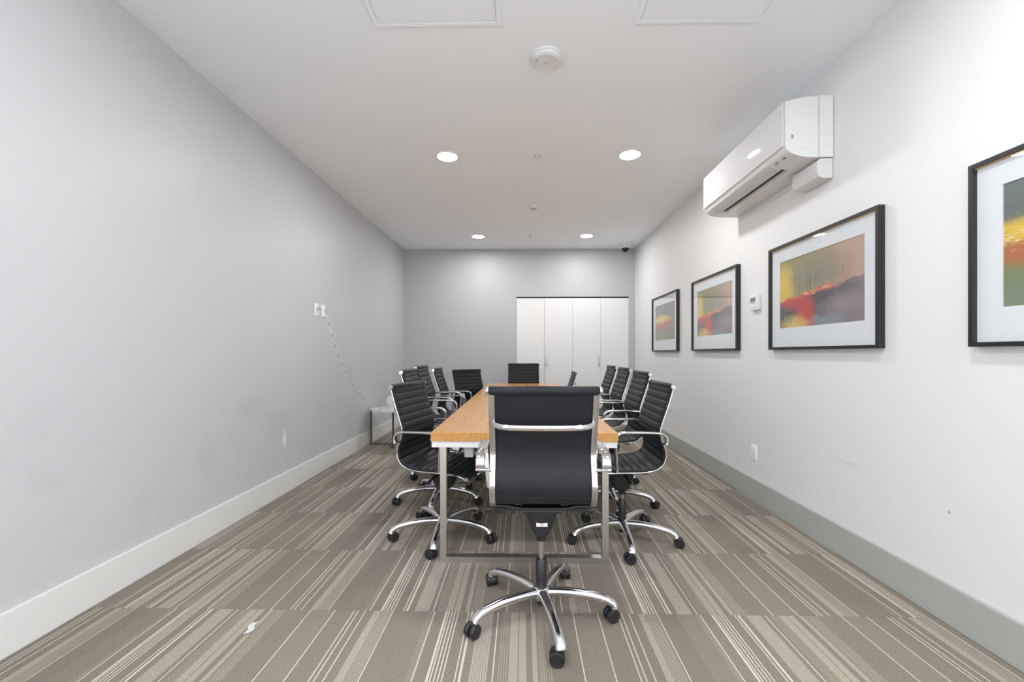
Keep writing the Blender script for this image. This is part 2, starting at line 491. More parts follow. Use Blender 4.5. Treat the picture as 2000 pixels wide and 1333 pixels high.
# ceiling with round cut-outs is closed by the trims; access panels are recessed a little
struct('ceiling', MB().box(XL, XR, YF, YB, ZC, ZC + T).mesh('ceiling'), M['ceiling'], 'white painted plaster ceiling')
WY0, WY1, WZ0, WZ1 = -3.0, -0.5, 0.10, 2.70          # openings for two added windows behind the camera that brighten the ceiling
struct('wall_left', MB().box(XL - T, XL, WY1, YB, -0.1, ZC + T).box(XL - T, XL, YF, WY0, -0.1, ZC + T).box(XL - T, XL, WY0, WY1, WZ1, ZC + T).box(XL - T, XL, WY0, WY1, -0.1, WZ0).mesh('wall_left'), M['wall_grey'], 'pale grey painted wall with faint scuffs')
struct('wall_right', MB().box(XR, XR + T, WY1, YB, -0.1, ZC + T).box(XR, XR + T, YF, WY0, -0.1, ZC + T).box(XR, XR + T, WY0, WY1, WZ1, ZC + T).box(XR, XR + T, WY0, WY1, -0.1, WZ0).mesh('wall_right'), M['wall_white'], 'white painted wall hung with framed prints')
struct('wall_front', MB().box(XL - T, XR + T, YF - T, YF, -0.1, ZC + T).mesh('wall_front'), M['wall_white'])
for k_, (xa, xb, nx) in enumerate(((XL - 0.08, XL - 0.03, 1), (XR + 0.03, XR + 0.08, -1))):
    wn = bpy.data.objects.new('window_%d' % (k_ + 1), None); COL.objects.link(wn); wn['kind'] = 'structure'; wn['label'] = 'unseen glazing added as fill light behind the camera in the ' + ('grey wall' if nx > 0 else 'white wall')
    fm = MB().box(xa, xb, WY0, WY0 + 0.05, WZ0, WZ1).box(xa, xb, WY1 - 0.05, WY1, WZ0, WZ1).box(xa, xb, WY0 + 0.05, WY1 - 0.05, WZ0, WZ0 + 0.05).box(xa, xb, WY0 + 0.05, WY1 - 0.05, WZ1 - 0.05, WZ1)
    for k in (1, 2): fm.box(xa, xb, WY0 + (WY1 - WY0) * k / 3 - 0.02, WY0 + (WY1 - WY0) * k / 3 + 0.02, WZ0 + 0.05, WZ1 - 0.05)
    link('window_frame', fm.mesh('window_frame'), M['steel'], wn)
    link('pane', pane(MB().box((xa + xb) / 2 - 0.003, (xa + xb) / 2 + 0.003, WY0 + 0.03, WY1 - 0.03, WZ0 + 0.03, WZ1 - 0.03), (nx, 0, 0)), None, wn)
DX0, DX1, DZ = -0.115, 1.787, 2.165
wb = MB()
wb.box(XL - T, DX0, YB, YB + T, -0.1, ZC + T).box(DX1, XR + T, YB, YB + T, -0.1, ZC + T).box(DX0, DX1, YB, YB + T, DZ, ZC + T).box(DX0, DX1, YB + T - 0.01, YB + T, -0.1, DZ)
struct('wall_back', wb.mesh('wall_back'), M['wall_back'], 'mid grey end wall with closet opening')
BH = 0.18
def baseboard(name, x0, x1, y0, y1, m, label):
    struct(name, MB().box(x0, x1, y0, y1, 0, BH, 0.006).mesh(name), m, label)
baseboard('baseboard_left', XL, XL + 0.016, WY1, YB, M['base_light'], 'tall pale baseboard along the grey wall')
baseboard('baseboard_right', XR - 0.016, XR, WY1, YB, M['base_grey'], 'tall grey-green baseboard along the white wall')
baseboard('baseboard_back', XL + 0.016, DX0 - 0.002, YB - 0.016, YB, M['base_light'], 'pale baseboard below the end wall')

# closet: two bifold doors of two leaves each, dark track above
struct('trim_1', MB().box(DX0, DX1, YB + 0.012, YB + 0.06, DZ - 0.022, DZ).mesh('door_track'), M['dark'], 'black sliding track above the closet doors')
LW = (DX1 - DX0) / 4
handle_me = None
for d in range(2):
    e = bpy.data.objects.new('door_%d' % (d + 1), None); COL.objects.link(e); e['kind'] = 'structure'
    e['label'] = 'white bifold closet door, ' + ('left pair of leaves' if d == 0 else 'right pair of leaves beside the white wall')
    e.location = (DX0 + 2 * LW * d, YB + 0.008, 0)
    for k in range(2):
        link('door_leaf', MB().box(0.0015, LW - 0.0015, 0, 0.035, 0.012, DZ - 0.024, 0.002).mesh('door_leaf'), M['door_white'], e, (LW * k, 0, 0))
    hx = LW + 0.032 if d == 0 else LW - 0.032
    hp = [(hx, 0.0, 0.99), (hx, -0.022, 0.995), (hx, -0.028, 1.03), (hx, -0.028, 1.12), (hx, -0.022, 1.155), (hx, 0.0, 1.16)]
    link('handle', MB().sweep(catmull(hp, 4), rrect(0.018, 0.010, 0.004), up=(1, 0, 0)).mesh('handle', 40), M['steel'], e)

# ================================================================== ceiling fittings
def downlight(x, y, label):
    t = thing('downlight', label, 'ceiling light', (x, y, ZC), 0, 'recessed round downlights')
    ring = [(0.088, -0.001), (0.090, -0.006), (0.098, -0.008), (0.106, -0.005), (0.108, 0.0)]
    vs, fs, seg = [], [], 40
    for rr, h in ring:
        for j in range(seg):
            a = 2 * math.pi * j / seg; vs.append((rr * math.cos(a), rr * math.sin(a), h))
    for i in range(len(ring) - 1):
        for j in range(seg):
            fs.append((i * seg + j, i * seg + (j + 1) % seg, (i + 1) * seg + (j + 1) % seg, (i + 1) * seg + j))
    link('trim_ring', mesh_from('trim_ring', vs, fs, 40), M['white_plastic'], t)
    n = 24
    v = [(0.089 * math.cos(2 * math.pi * j / n), 0.089 * math.sin(2 * math.pi * j / n), -0.003) for j in range(n)]
    link('diffuser', mesh_from('diffuser', v, [tuple(reversed(range(n)))]), M['diffuser'], t)
    return t
for yy, rowname in ((6.52, 'in the pair nearer the closet'), (3.868, 'in the visible pair nearer the camera'), (1.22, 'in the pair above the camera'), (-1.43, 'in the pair behind the camera')):
    for xx, side in ((-0.685, 'on the grey wall side'), (0.954, 'on the white wall side')):
        downlight(xx, yy, 'recessed downlight %s, %s' % (side, rowname))

def access_panel(x0, x1, y0, y1, label):
    t = thing('ceiling_access_panel', label, 'access panel', ((x0 + x1) / 2, (y0 + y1) / 2, ZC), 0, 'ceiling access panels')
    w2, h2 = (x1 - x0) / 2, (y1 - y0) / 2
    f = MB()
    f.box(-w2, -w2 + 0.022, -h2, h2, -0.008, 0).box(w2 - 0.022, w2, -h2, h2, -0.008, 0)
    f.box(-w2 + 0.022, w2 - 0.022, -h2, -h2 + 0.022, -0.008, 0).box(-w2 + 0.022, w2 - 0.022, h2 - 0.022, h2, -0.008, 0)
    link('frame', f.mesh('frame'), M['ceiling'], t)
    link('hatch', MB().box(-w2 + 0.026, w2 - 0.026, -h2 + 0.026, h2 - 0.026, -0.007, 0).mesh('hatch'), M['ceiling'], t)
access_panel(-0.80, -0.12, 1.62, 2.32, 'flat white access panel in the ceiling on the grey wall side')
access_panel(0.60, 1.275, 1.62, 2.325, 'flat white access panel in the ceiling on the white wall side')

t = thing('smoke_alarm', 'large round white ceiling alarm nearest the camera', 'alarm', (0.137, 2.58, ZC))
link('base_plate', MB().lathe([(0.090, 0), (0.091, -0.008), (0.088, -0.012)], seg=40).mesh('base_plate', 40), M['white_plastic'], t)
bd = link('cover', MB().lathe([(0.084, -0.012), (0.087, -0.016), (0.085, -0.028), (0.070, -0.036), (0.066, -0.034), (0.03, -0.038)], seg=40).mesh('cover', 40), M['white_plastic'], t)
link('sensor', MB().lathe([(0.006, -0.036), (0.005, -0.041)], seg=12).mesh('sensor'), M['grey_plastic'], bd)
link('indicator', MB().lathe([(0.003, -0.033), (0.003, -0.0365)], (-0.06, -0.02, 0), seg=10).mesh('indicator'), M['dark'], bd)

def sprinkler(x, y, label):
    t = thing('fire_sprinkler', label, 'sprinkler', (x, y, ZC), 0, 'ceiling sprinkler heads')
    link('escutcheon', MB().lathe([(0.042, 0), (0.041, -0.004), (0.030, -0.008), (0.018, -0.006)], seg=28).mesh('escutcheon', 40), M['white_plastic'], t)
    a = MB().lathe([(0.010, -0.004), (0.010, -0.016), (0.007, -0.018)], seg=14)
    for s in (-1, 1):
        a.tube(catmull([(0.009 * s, 0, -0.014), (0.015 * s, 0, -0.026), (0.012 * s, 0, -0.038), (0.003 * s, 0, -0.046)], 4), 0.0022, 8)
    link('body', a.mesh('body', 40), M['white_plastic'], t)
    link('bulb', MB().lathe([(0.002, -0.016), (0.003, -0.02), (0.003, -0.04), (0.002, -0.044)], seg=10).mesh('bulb', 40), M['steel'], t)
    link('deflector', MB().lathe([(0.005, -0.046), (0.019, -0.048), (0.019, -0.0495), (0.004, -0.050)], seg=16).mesh('deflector'), M['white_plastic'], t)
sprinkler(0.124, 3.86, 'small white sprinkler head between the two nearer downlights')
sprinkler(0.110, 6.50, 'small white sprinkler head between the two far downlights')

t = thing('heat_detector', 'small white heat detector with a ring of dark vents on the ceiling', 'detector', (0.123, 5.18, ZC))
link('base', MB().lathe([(0.053, 0), (0.053, -0.016), (0.048, -0.026), (0.040, -0.040)], seg=28).mesh('base', 40), M['white_plastic'], t)
v = MB()
for k in range(12):
    a = 2 * math.pi * k / 12
    c, s_ = math.cos(a), math.sin(a)
    p = [(0.034, -0.42), (0.034, 0.42)]
    v.box(-0.0035, 0.0035, 0.030, 0.036, -0.054, -0.040)
    rot = Matrix.Rotation(a, 4, 'Z')
    for i in range(len(v.v) - 8, len(v.v)): v.v[i] = tuple(rot @ Vector(v.v[i]))
link('cage', v.mesh('cage'), M['white_plastic'], t)
link('vent_core', MB().lathe([(0.030, -0.040), (0.030, -0.054)], seg=20).mesh('vent_core'), M['dark'], t)
link('cap', MB().lathe([(0.037, -0.054), (0.036, -0.059), (0.022, -0.063)], seg=24).mesh('cap', 40), M['white_plastic'], t)

t = thing('dome_camera', 'white security camera with a smoked dome in the far ceiling corner', 'security camera', (1.655, 7.02, ZC))
link('housing', MB().lathe([(0.085, 0), (0.086, -0.035), (0.078, -0.060), (0.062, -0.070)], seg=32).mesh('housing', 40), M['white_plastic'], t)
link('dome', MB().lathe([(0.058, -0.068), (0.057, -0.085), (0.049, -0.107), (0.034, -0.122), (0.015, -0.130)], seg=32).mesh('dome', 60), M['lens'], t)

# ================================================================== air conditioner on the white wall
def air_conditioner():
    y0, y1 = 2.655, 3.822
    t = thing('air_conditioner', 'white wall-mounted air conditioner above the framed prints', 'air conditioner', (XR - 0.004, (y0 + y1) / 2, 2.40))
    Z0 = 2.40; L = (y1 - y0) / 2
    P = lambda d, z: (-d, z - Z0)
    topc = [P(0, 2.768), P(0.085, 2.770), P(0.15, 2.766), P(0.21, 2.757), P(0.26, 2.745), P(0.287, 2.737)]
    bot = [P(0.287, 2.467), P(0.280, 2.449), P(0.262, 2.431), P(0.235, 2.416), P(0.20, 2.405), P(0.195, 2.4043)]
    bot2 = [P(0.148, 2.398), P(0.09, 2.397), P(0, 2.397)]
    notch = [P(0.185, 2.432), P(0.155, 2.432)]
    solid = topc + bot + bot2
    b = MB()
    b.prism(solid, -L, -L + 0.19).prism(topc + bot + notch + bot2, -L + 0.19, L - 0.12).prism(solid, L - 0.12, L)
    link('body', b.mesh('body', 30), M['white_plastic'], t)
    link('air_slot', MB().box(-0.186, -0.154, -L + 0.19, L - 0.12, 0.018, 0.0315).mesh('air_slot'), M['dark'], t)
    pf = link('front_panel', MB().box(-0.300, -0.2875, -L + 0.012, L - 0.004, 0.068, 0.338, 0.004).mesh('front_panel', 40), M['white_gloss'], t)
    link('maker_mark', MB().box(-0.3008, -0.300, 0.18, 0.33, 0.105, 0.109).mesh('maker_mark'), M['grey_plastic'], pf)
    # louvre flap following the curved underside
    lv = [(-0.276, 0.042), (-0.262, 0.028), (-0.235, 0.013), (-0.200, 0.0025)]
    lv2 = [(x - 0.001, z - 0.004) for x, z in reversed(lv)]
    link('louvre', MB().prism(lv + lv2, -L + 0.19, L - 0.12).mesh('louvre', 30), M['white_gloss'], t)
    link('end_seam', MB().box(-0.087, -0.0855, -L - 0.0012, -L + 0.001, 0.0, 0.37).mesh('end_seam'), M['grey_plastic'], t)
    link('rear_case', MB().box(-0.084, 0, -L - 0.004, -L, -0.004, 0.372, 0.003).mesh('rear_case'), M['white_plastic'], t)
    link('case_split', MB().box(-0.084, 0.0, -L - 0.0046, -L - 0.0039, 0.130, 0.1315).mesh('case_split'), M['grey_plastic'], t)
    mk = MB()
    for k in range(4): mk.box(-0.252, -0.238, -L - 0.0008, -L, 0.112 + 0.006 * k, 0.1155 + 0.006 * k)
    link('rating_mark', mk.mesh('rating_mark'), M['print_grey'], t)
    mk = MB()
    for k, (a, c) in enumerate(((-0.205, -0.150), (-0.190, -0.165))): mk.box(a, c, -L - 0.0008, -L, 0.052 - 0.007 * k, 0.0535 - 0.007 * k)
    link('fine_print', mk.mesh('fine_print'), M['grey_plastic'], t)
    # marks printed on the curved lip by the near end
    ind = MB()
    for k in range(5): ind.box(-0.262, -0.246, -L + 0.055 + 0.005 * k, -L + 0.058 + 0.005 * k, 0.0185, 0.0215)
    for k in range(4): ind.box(-0.262, -0.252, -L + 0.125 + 0.009 * k, -L + 0.131 + 0.009 * k, 0.0185, 0.0225)
    link('indicator_marks', ind.mesh('indicator_marks'), M['print_grey'], t)['kind'] = 'stuff'
    cau = MB()
    for k in range(4): cau.box(-0.060 - 0.016 * k, -0.055 - 0.016 * k, -L + 0.22, -L + 0.34 - 0.02 * k, -0.0034, -0.0028)
    link('caution_print', cau.mesh('caution_print'), M['grey_plastic'], t)
    # pipe cover below the near end
    pc = [(0, -0.008), (-0.070, -0.008), (-0.088, -0.020), (-0.094, -0.045), (-0.092, -0.095), (-0.080, -0.118), (-0.055, -0.128), (0, -0.128)]
    link('pipe_cover', MB().prism(pc, -L + 0.005, -L + 0.245).mesh('pipe_cover', 30), M['white_gloss'], t)
air_conditioner()

# ================================================================== framed prints
PW, PH, ZP = 1.005, 0.750, 1.603
def picture(yc, kind, seed, label):
    t = thing('framed_print', label, 'picture', (XR, yc, ZP), 0, 'framed abstract prints in a row')
    D, F = 0.038, 0.018
    hw, hh = PW / 2, PH / 2
    fr = MB()
    fr.box(-D, -0.002, -hw, hw, hh - F, hh).box(-D, -0.002, -hw, hw, -hh, -hh + F)
    fr.box(-D, -0.002, -hw, -hw + F, -hh + F, hh - F).box(-D, -0.002, hw - F, hw, -hh + F, hh - F)
    link('frame', fr.mesh('frame'), M['black_frame'], t)
    iw, ih = hw - F, hh - F
    fi = MB().box(-0.030, -0.020, -iw, iw, ih - 0.004, ih)  # tan strip along the top edge of the opening only
    link('strip', fi.mesh('strip'), M['gold'], t)
    aw, ah, ac = 0.390, 0.239, 0.018
    mt = MB()
    mt.box(-0.019, -0.015, -iw, iw, ac + ah, ih).box(-0.019, -0.015, -iw, iw, -ih, ac - ah)
    mt.box(-0.019, -0.015, -iw, -aw, ac - ah, ac + ah).box(-0.019, -0.015, aw, iw, ac - ah, ac + ah)
    link('mat', mt.mesh('mat'), M['mat_board'], t)
    link('print', MB().box(-0.0152, -0.013, -aw - 0.004, aw + 0.004, ac - ah - 0.004, ac + ah + 0.004).mesh('print'), art(kind, seed), t)
    link('backing', MB().box(-0.013, -0.002, -iw, iw, -ih, ih).mesh('backing'), M['dark'], t)
    link('glass', pane(MB().box(-0.0265, -0.0245, -iw, iw, -ih, ih), (-1, 0, 0)), None, t)
picture(1.325, 'flash', 2.0, 'black framed orange and grey-green print nearest the camera, cut off by the photo edge')
picture(2.784, 'horizon', 5.3, 'black framed red and grey abstract print below the air conditioner')
picture(4.276, 'horizon', 5.3, 'black framed pale red and grey abstract print, second from the closet wall')
picture(5.734, 'flash', 2.0, 'black framed grey-green print with an orange flash, closest to the closet wall')

# ================================================================== wall plates, thermostat
t = thing('thermostat', 'white wall thermostat with a grey display between two framed prints', 'thermostat', (XR, 3.515, 1.612))
link('case', MB().box(-0.026, 0, -0.058, 0.058, -0.062, 0.062, 0.005).mesh('case', 40), M['white_plastic'], t)
link('display', MB().box(-0.0272, -0.026, -0.030, 0.052, -0.008, 0.046).mesh('display'), M['grey_plastic'], t)
link('button', MB().box(-0.0285, -0.026, -0.035, 0.04, -0.038, -0.026, 0.001).mesh('button'), M['white_plastic'], t)
link('grille', MB().box(-0.0275, -0.0271, -0.024, 0.046, 0.012, 0.034).mesh('grille'), M['print_grey'], t)

def plate(name, label, x, y, z, sgn, kind):
    """wall plate; sgn = +1 faces +X (on left wall), -1 faces -X"""
    t = thing(name, label, 'outlet', (x, y, z), 0)
    def bx(a, b, y0, y1, z0, z1, bev=0.0):
        q = sorted((a * sgn, b * sgn)); return MB().box(q[0], q[1], y0, y1, z0, z1, bev)
    link('cover_plate', bx(0, 0.007, -0.039, 0.039, -0.062, 0.062, 0.002).mesh('cover_plate', 40), M['plate_white'], t)
    if kind == 'duplex':
        ins = link('socket_insert', bx(0.006, 0.009, -0.017, 0.017, -0.034, 0.034, 0.001).mesh('socket_insert'), M['white_plastic'], t)
        for zz in (0.018, -0.018):
            link('slot', bx(0.0088, 0.0094, -0.008, -0.0055, zz - 0.005, zz + 0.005).mesh('slot'), M['grey_plastic'], ins)
            link('slot', bx(0.0088, 0.0094, 0.0055, 0.008, zz - 0.004, zz + 0.004).mesh('slot'), M['grey_plastic'], ins)
    elif kind == 'jack':
        link('jack', bx(0.006, 0.012, -0.008, 0.008, -0.012, 0.012, 0.001).mesh('jack'), M['grey_plastic'], t)
    for zz in (0.048, -0.048):
        link('screw', MB().lathe([(0.003, 0.0068 * sgn), (0.003, 0.0078 * sgn)], (0, 0, zz), 'x', 10).mesh('screw'), M['steel'], t)
    return t
plate('wall_outlet', 'white duplex outlet low on the white wall', XR, 3.55, 0.392, -1, 'duplex')
plate('wall_outlet', 'white wall plate with the cord plugged in, left of two on the grey wall', XL, 4.222, 1.634, 1, 'duplex')
plate('wall_outlet', 'blank-looking white wall plate, right of two on the grey wall', XL, 4.364, 1.634, 1, 'blank')

# ================================================================== conference table
TX0, TX1, TY0, TY1, TZ = -0.518, 0.527, 2.396, 6.36, 0.758
t = thing('conference_table', 'long wooden conference table on steel frame legs', 'table', ((TX0 + TX1) / 2, (TY0 + TY1) / 2, 0))
hx, hy = (TX1 - TX0) / 2, (TY1 - TY0) / 2
link('tabletop', MB().box(-hx, hx, -hy, hy, TZ - 0.050, TZ, 0.002).mesh('tabletop'), M['wood'], t)
link('apron', MB().box(-hx + 0.004, hx - 0.004, -hy + 0.006, hy - 0.006, TZ - 0.084, TZ - 0.050).mesh('apron'), M['apron_white'], t)
for s, nm in ((-1, 'near'), (1, 'far')):
    yy = s * (hy - 0.08)
    w2 = 0.481
    a, b = yy - 0.022, yy + 0.022
    for q in (-1, 1):
        # mitred leg
        p = [(q * w2, 0.0), (q * w2, TZ - 0.084), (q * (w2 - 0.036), TZ - 0.084), (q * (w2 - 0.036), 0.036)]
        link('leg', MB().prism(p, a, b).mesh('leg'), M['steel'], t)
    p = [(-w2 + 0.0006, 0.0), (w2 - 0.0006, 0.0), (w2 - 0.0366, 0.036), (-w2 + 0.0366, 0.036)]
    link('floor_bar', MB().prism(p, a, b).mesh('floor_bar'), M['steel'], t)
for q in (-1, 1):
    link('rail', MB().box(q * 0.40 - 0.02, q * 0.40 + 0.02, -hy + 0.12, hy - 0.12, TZ - 0.124, TZ - 0.084).mesh('rail'), M['steel'], t)
link('cable_box', MB().box(-0.34, -0.29, -hy + 0.05, -hy + 0.13, TZ - 0.150, TZ - 0.084, 0.003).mesh('cable_box'), M['grey_plastic'], t)

# ================================================================== office chairs
PROF = catmull([Vector((0, y, z)) for y, z in ((-.250, 1.0), (-.236, .95), (-.215, .88), (-.184, .79), (-.170, .735), (-.178, .68), (-.199, .625), (-.203, .58),
                                                (-.185, .535), (-.14, .506), (-.07, .494), (.05, .491), (.15, .487), (.205, .478), (.245, .462))], 8)
def arc_resample(path, n):
    L = [0.0]
    for a, b in zip(path, path[1:]): L.append(L[-1] + (b - a).length)
    out = []; j = 0
    for i in range(n):
        s = L[-1] * i / (n - 1)
        while j < len(L) - 2 and L[j + 1] < s: j += 1
        f = (s - L[j]) / max(1e-9, L[j + 1] - L[j])
        out.append(path[j].lerp(path[j + 1], min(1, f)))
    return out, L[-1]
SL, SLEN = arc_resample(PROF, 20 * 10 + 1)
RIB = SLEN / 20
def sling(i0, i1, name):
    """ribbed pad between profile samples i0..i1 (10 samples per rib)"""
    xs = [-.221, -.218, -.207, -.185, -.11, 0, .11, .185, .207, .218, .221]
    k = len(xs); vs = []
    n = i1 - i0 + 1
    for side in (1, -1):
        for i in range(i0, i1 + 1):
            p = SL[i]; tn = (SL[min(i + 1, len(SL) - 1)] - SL[max(i - 1, 0)]).normalized()
            nor = Vector((0, -tn.z, tn.y))
            ph = (i % 10) / 10
            rib = abs(math.sin(math.pi * ph)) ** 0.38
            for x in xs:
                e = min(1.0, (0.221 - abs(x)) / 0.016)
                e = math.sqrt(max(0, 1 - (1 - e) ** 2))
                h = (0.002 + (0.004 + 0.0065 * rib) * e) if side == 1 else -0.002
                q = p + nor * h; vs.append((x, q.y, q.z))
    fs = []
    o = n * k
    for i in range(n - 1):
        for j in range(k - 1):
            a = i * k + j
            fs.append((a, a + 1, a + k + 1, a + k)); fs.append((o + a, o + a + k, o + a + k + 1, o + a + 1))
        for j in (0, k - 1):
            a = i * k + j; fs.append((a, a + k, o + a + k, o + a))
    for i in (0, n - 1):
        for j in range(k - 1):
            a = i * k + j; fs.append((a, a + 1, o + a + 1, o + a))
    return mesh_from(name, vs, fs, True)

def bar_path(x):
    """frame bar: follows the pad on its back side"""
    out = []
    for i, p in enumerate(PROF):
        tn = (PROF[min(i + 1, len(PROF) - 1)] - PROF[max(i - 1, 0)]).normalized()
        out.append(p + Vector((x, tn.z * .0075, -tn.y * .0075)))
    return out

def chair_meshes():
    m = {}
    m['backrest'] = sling(2, 100, 'backrest')
    m['seat'] = sling(100, 198, 'seat')
    for s in (1, -1):
        m['side_frame%d' % s] = MB().sweep(bar_path(.2115 * s), rrect(.026, .010, .0035, 2), up=(1, 0, 0)).mesh('side_frame', 50)
        ac = catmull([(.262 * s, -.197, .668), (.262 * s, -.200, .690), (.262 * s, -.190, .715), (.262 * s, -.160, .731), (.262 * s, -.10, .735),
                      (.262 * s, .03, .735), (.262 * s, .074, .728), (.262 * s, .098, .700), (.258 * s, .097, .655), (.252 * s, .090, .58), (.246 * s, .085, .505)], 5)
        sec = []
        for i, p in enumerate(ac):
            f = i / (len(ac) - 1)
            wd = .040 if f < 0.6 else .040 - .012 * (f - .6) / .4
            sec.append(rrect(wd, .015, .0065, 3))
        a = MB().sweep(ac, sec, up=(1, 0, 0))
        # end lugs bolting the arm to the frame
        a.box(*sorted((.217 * s, .281 * s)), -.206, -.188, .660, .672, .003)
        a.lathe([(.008, .222 * s), (.008, .250 * s)], (0, .085, .502), 'x', 12)
        m['armrest%d' % s] = a.mesh('armrest', 45)
        cap = lambda y, z, r: MB().lathe([(r * .6, .2225 * s), (r, .2235 * s), (r * 1.02, .232 * s), (r * .86, .2355 * s), (r * .80, .2335 * s), (r * .45, .2335 * s), (r * .35, .236 * s)], (0, y, z), 'x', 20).mesh('end_cap', 40)
        m['cap_top%d' % s] = cap(-.252, 1.0, .0165)
        m['cap_front%d' % s] = cap(.247, .461, .0145)
        m['lever%d' % s] = MB().tube([(.05 * s, .0, .432), (.15 * s, .0, .432), (.20 * s, .004, .430)], .0065, 10).sweep([(.19 * s, .004, .430), (.21 * s, .006, .429), (.245 * s, .01, .427), (.262 * s, .012, .426)], [rrect(.012, .012, .004), rrect(.024, .010, .004), rrect(.026, .009, .004), rrect(.016, .006, .0025)]).mesh('lever', 45)
    m['top_roll'] = MB().lathe([(.014, -.2225), (.019, -.216), (.019, .216), (.014, .2225)], (0, -.252, 1.0), 'x', 24).mesh('top_roll', 50)
    m['front_roll'] = MB().lathe([(.011, -.2225), (.0145, -.216), (.0145, .216), (.011, .2225)], (0, .247, .461), 'x', 20).mesh('front_roll', 50)
    bow = catmull([(-.212, -.216, .868), (-.205, -.226, .862), (-.185, -.246, .856), (-.15, -.262, .853), (-.08, -.270, .852), (0, -.272, .852),
                   (.08, -.270, .852), (.15, -.262, .853), (.185, -.246, .856), (.205, -.226, .862), (.212, -.216, .868)], 5)
    b = MB().sweep(bow, rrect(.024, .010, .004, 2), up=(0, 0, 1))
    for s in (-1, 1):
        for z in (.885, .850):
            b.lathe([(.0085, 0), (.008, -.006), (.004, -.009)], (.212 * s, -.212 if z > .87 else -.208, z), 'y', 14)
    m['back_brace'] = b.mesh('back_brace', 45)
    c = MB()
    for y, z in ((-.085, .480), (.125, .474)):
        c.sweep(catmull([(-.215, y, z), (-.15, y, z - .002), (-.09, y, z - .012), (.09, y, z - .012), (.15, y, z - .002), (.215, y, z)], 4), rrect(.036, .012, .004, 2), up=(0, 1, 0))
    c.box(-.088, .088, -.11, .15, .452, .466, .004)
    m['seat_support'] = c.mesh('seat_support', 40)
    # tilt mechanism: wide under the seat, tapering down and back to the column
    secs = []
    vs, fs, n = [], [], 24
    for hw_, y0, y1, z in ((.078, -.070, .110, .452), (.076, -.072, .110, .436), (.066, -.068, .098, .400), (.052, -.056, .080, .362), (.038, -.042, .056, .330), (.030, -.030, .036, .316), (.024, -.024, .026, .312), (.023, -.023, .023, .292)):
        for j in range(n):
            a = 2 * math.pi * j / n
            ca, sa = math.cos(a), math.sin(a)
            e = 0.55 if z > .32 else 1.0
            x = hw_ * math.copysign(abs(ca) ** e, ca); y = (y0 + y1) / 2 + (y1 - y0) / 2 * math.copysign(abs(sa) ** e, sa)
            vs.append((x, y, z))
    for i in range(7):
        for j in range(n):
            fs.append((i * n + j, i * n + (j + 1) % n, (i + 1) * n + (j + 1) % n, (i + 1) * n + j))
    fs.append(tuple(range(n))); fs.append(tuple(7 * n + j for j in reversed(range(n))))
    m['tilt_mechanism'] = mesh_from('tilt_mechanism', vs, fs, 50)
    m['piston'] = MB().lathe([(.0125, .20), (.0125, .288), (.0145, .289), (.0145, .296)], seg=18).mesh('piston', 40)
    m['gas_lift'] = MB().lathe([(.019, .045), (.021, .052), (.021, .10), (.025, .128), (.0255, .252), (.0215, .257), (.013, .2572)], seg=24).mesh('gas_lift', 40)
    m['hub'] = MB().lathe([(.020, .066), (.030, .070), (.041, .085), (.044, .105), (.040, .120), (.030, .129), (.0262, .131)], seg=30).mesh('hub', 50)
    # arm of the star base, pointing along +x
    ctl = [(.022, .104), (.06, .107), (.12, .109), (.19, .106), (.25, .098), (.292, .089), (.318, .076), (.327, .066), (.329, .060)]
    path = catmull([(x, 0, z) for x, z in ctl], 4)
    sec = []
    for i, p in enumerate(path):
        f = i / (len(path) - 1)
        wd = .047 - .008 * min(1, f / .5) + (.008 * max(0, (f - .6) / .4))
        th = .040 - .005 * min(1, f / .6)
        sec.append(rrect(wd, th, min(wd, th) * .42, 3))
    m['base_arm'] = MB().sweep(path, sec, up=(0, 1, 0)).mesh('base_arm', 60)
    c = MB().lathe([(.0055, .040), (.0055, .058), (.011, .0585), (.011, .062)], seg=12)
    for s in (-1, 1):
        c.lathe([(.010, .004 * s), (.027, .0045 * s), (.0295, .008 * s), (.0295, .023 * s), (.027, .0265 * s), (.021, .0270 * s), (.020, .0258 * s), (.006, .0260 * s)], (-.016, 0, .0295), 'y', 24)
    hood = []
    for i in range(11):
        a = math.radians(-10 + 200 * i / 10); hood.append((-.016 + .0312 * math.cos(a), .0295 + .0312 * math.sin(a)))
    hood2 = [(-.016 + (x + .016) * .90, .0295 + (z - .0295) * .90) for x, z in reversed(hood)]
    c.prism(hood[:7] + hood2[4:], -.012, .012)
    c.box(-.020, .010, -.0035, .0035, .020, .052)
    m['caster'] = c.mesh('caster', 40)
    return m
CM = chair_meshes()
CHROME, LEA, BLK, ALU = M['chrome'], M['leather'], M['black_plastic'], M['aluminium']
LAYOUT = [('seat', 'seat', LEA, 1), ('backrest', 'backrest', LEA, 1), ('top_roll', 'top_roll', LEA, 1), ('front_roll', 'front_roll', LEA, 1)]
for s in (1, -1):
    LAYOUT += [('side_frame', 'side_frame%d' % s, CHROME, 1), ('armrest', 'armrest%d' % s, CHROME, 1), ('end_cap', 'cap_top%d' % s, CHROME, 1),
               ('end_cap', 'cap_front%d' % s, CHROME, 1), ('lever', 'lever%d' % s, BLK, 1)]
LAYOUT += [('back_brace', 'back_brace', CHROME, 1), ('seat_support', 'seat_support', BLK, 1), ('tilt_mechanism', 'tilt_mechanism', BLK, 1), ('piston', 'piston', CHROME, 1),
           ('gas_lift', 'gas_lift', BLK, 0), ('hub', 'hub', ALU, 0)]
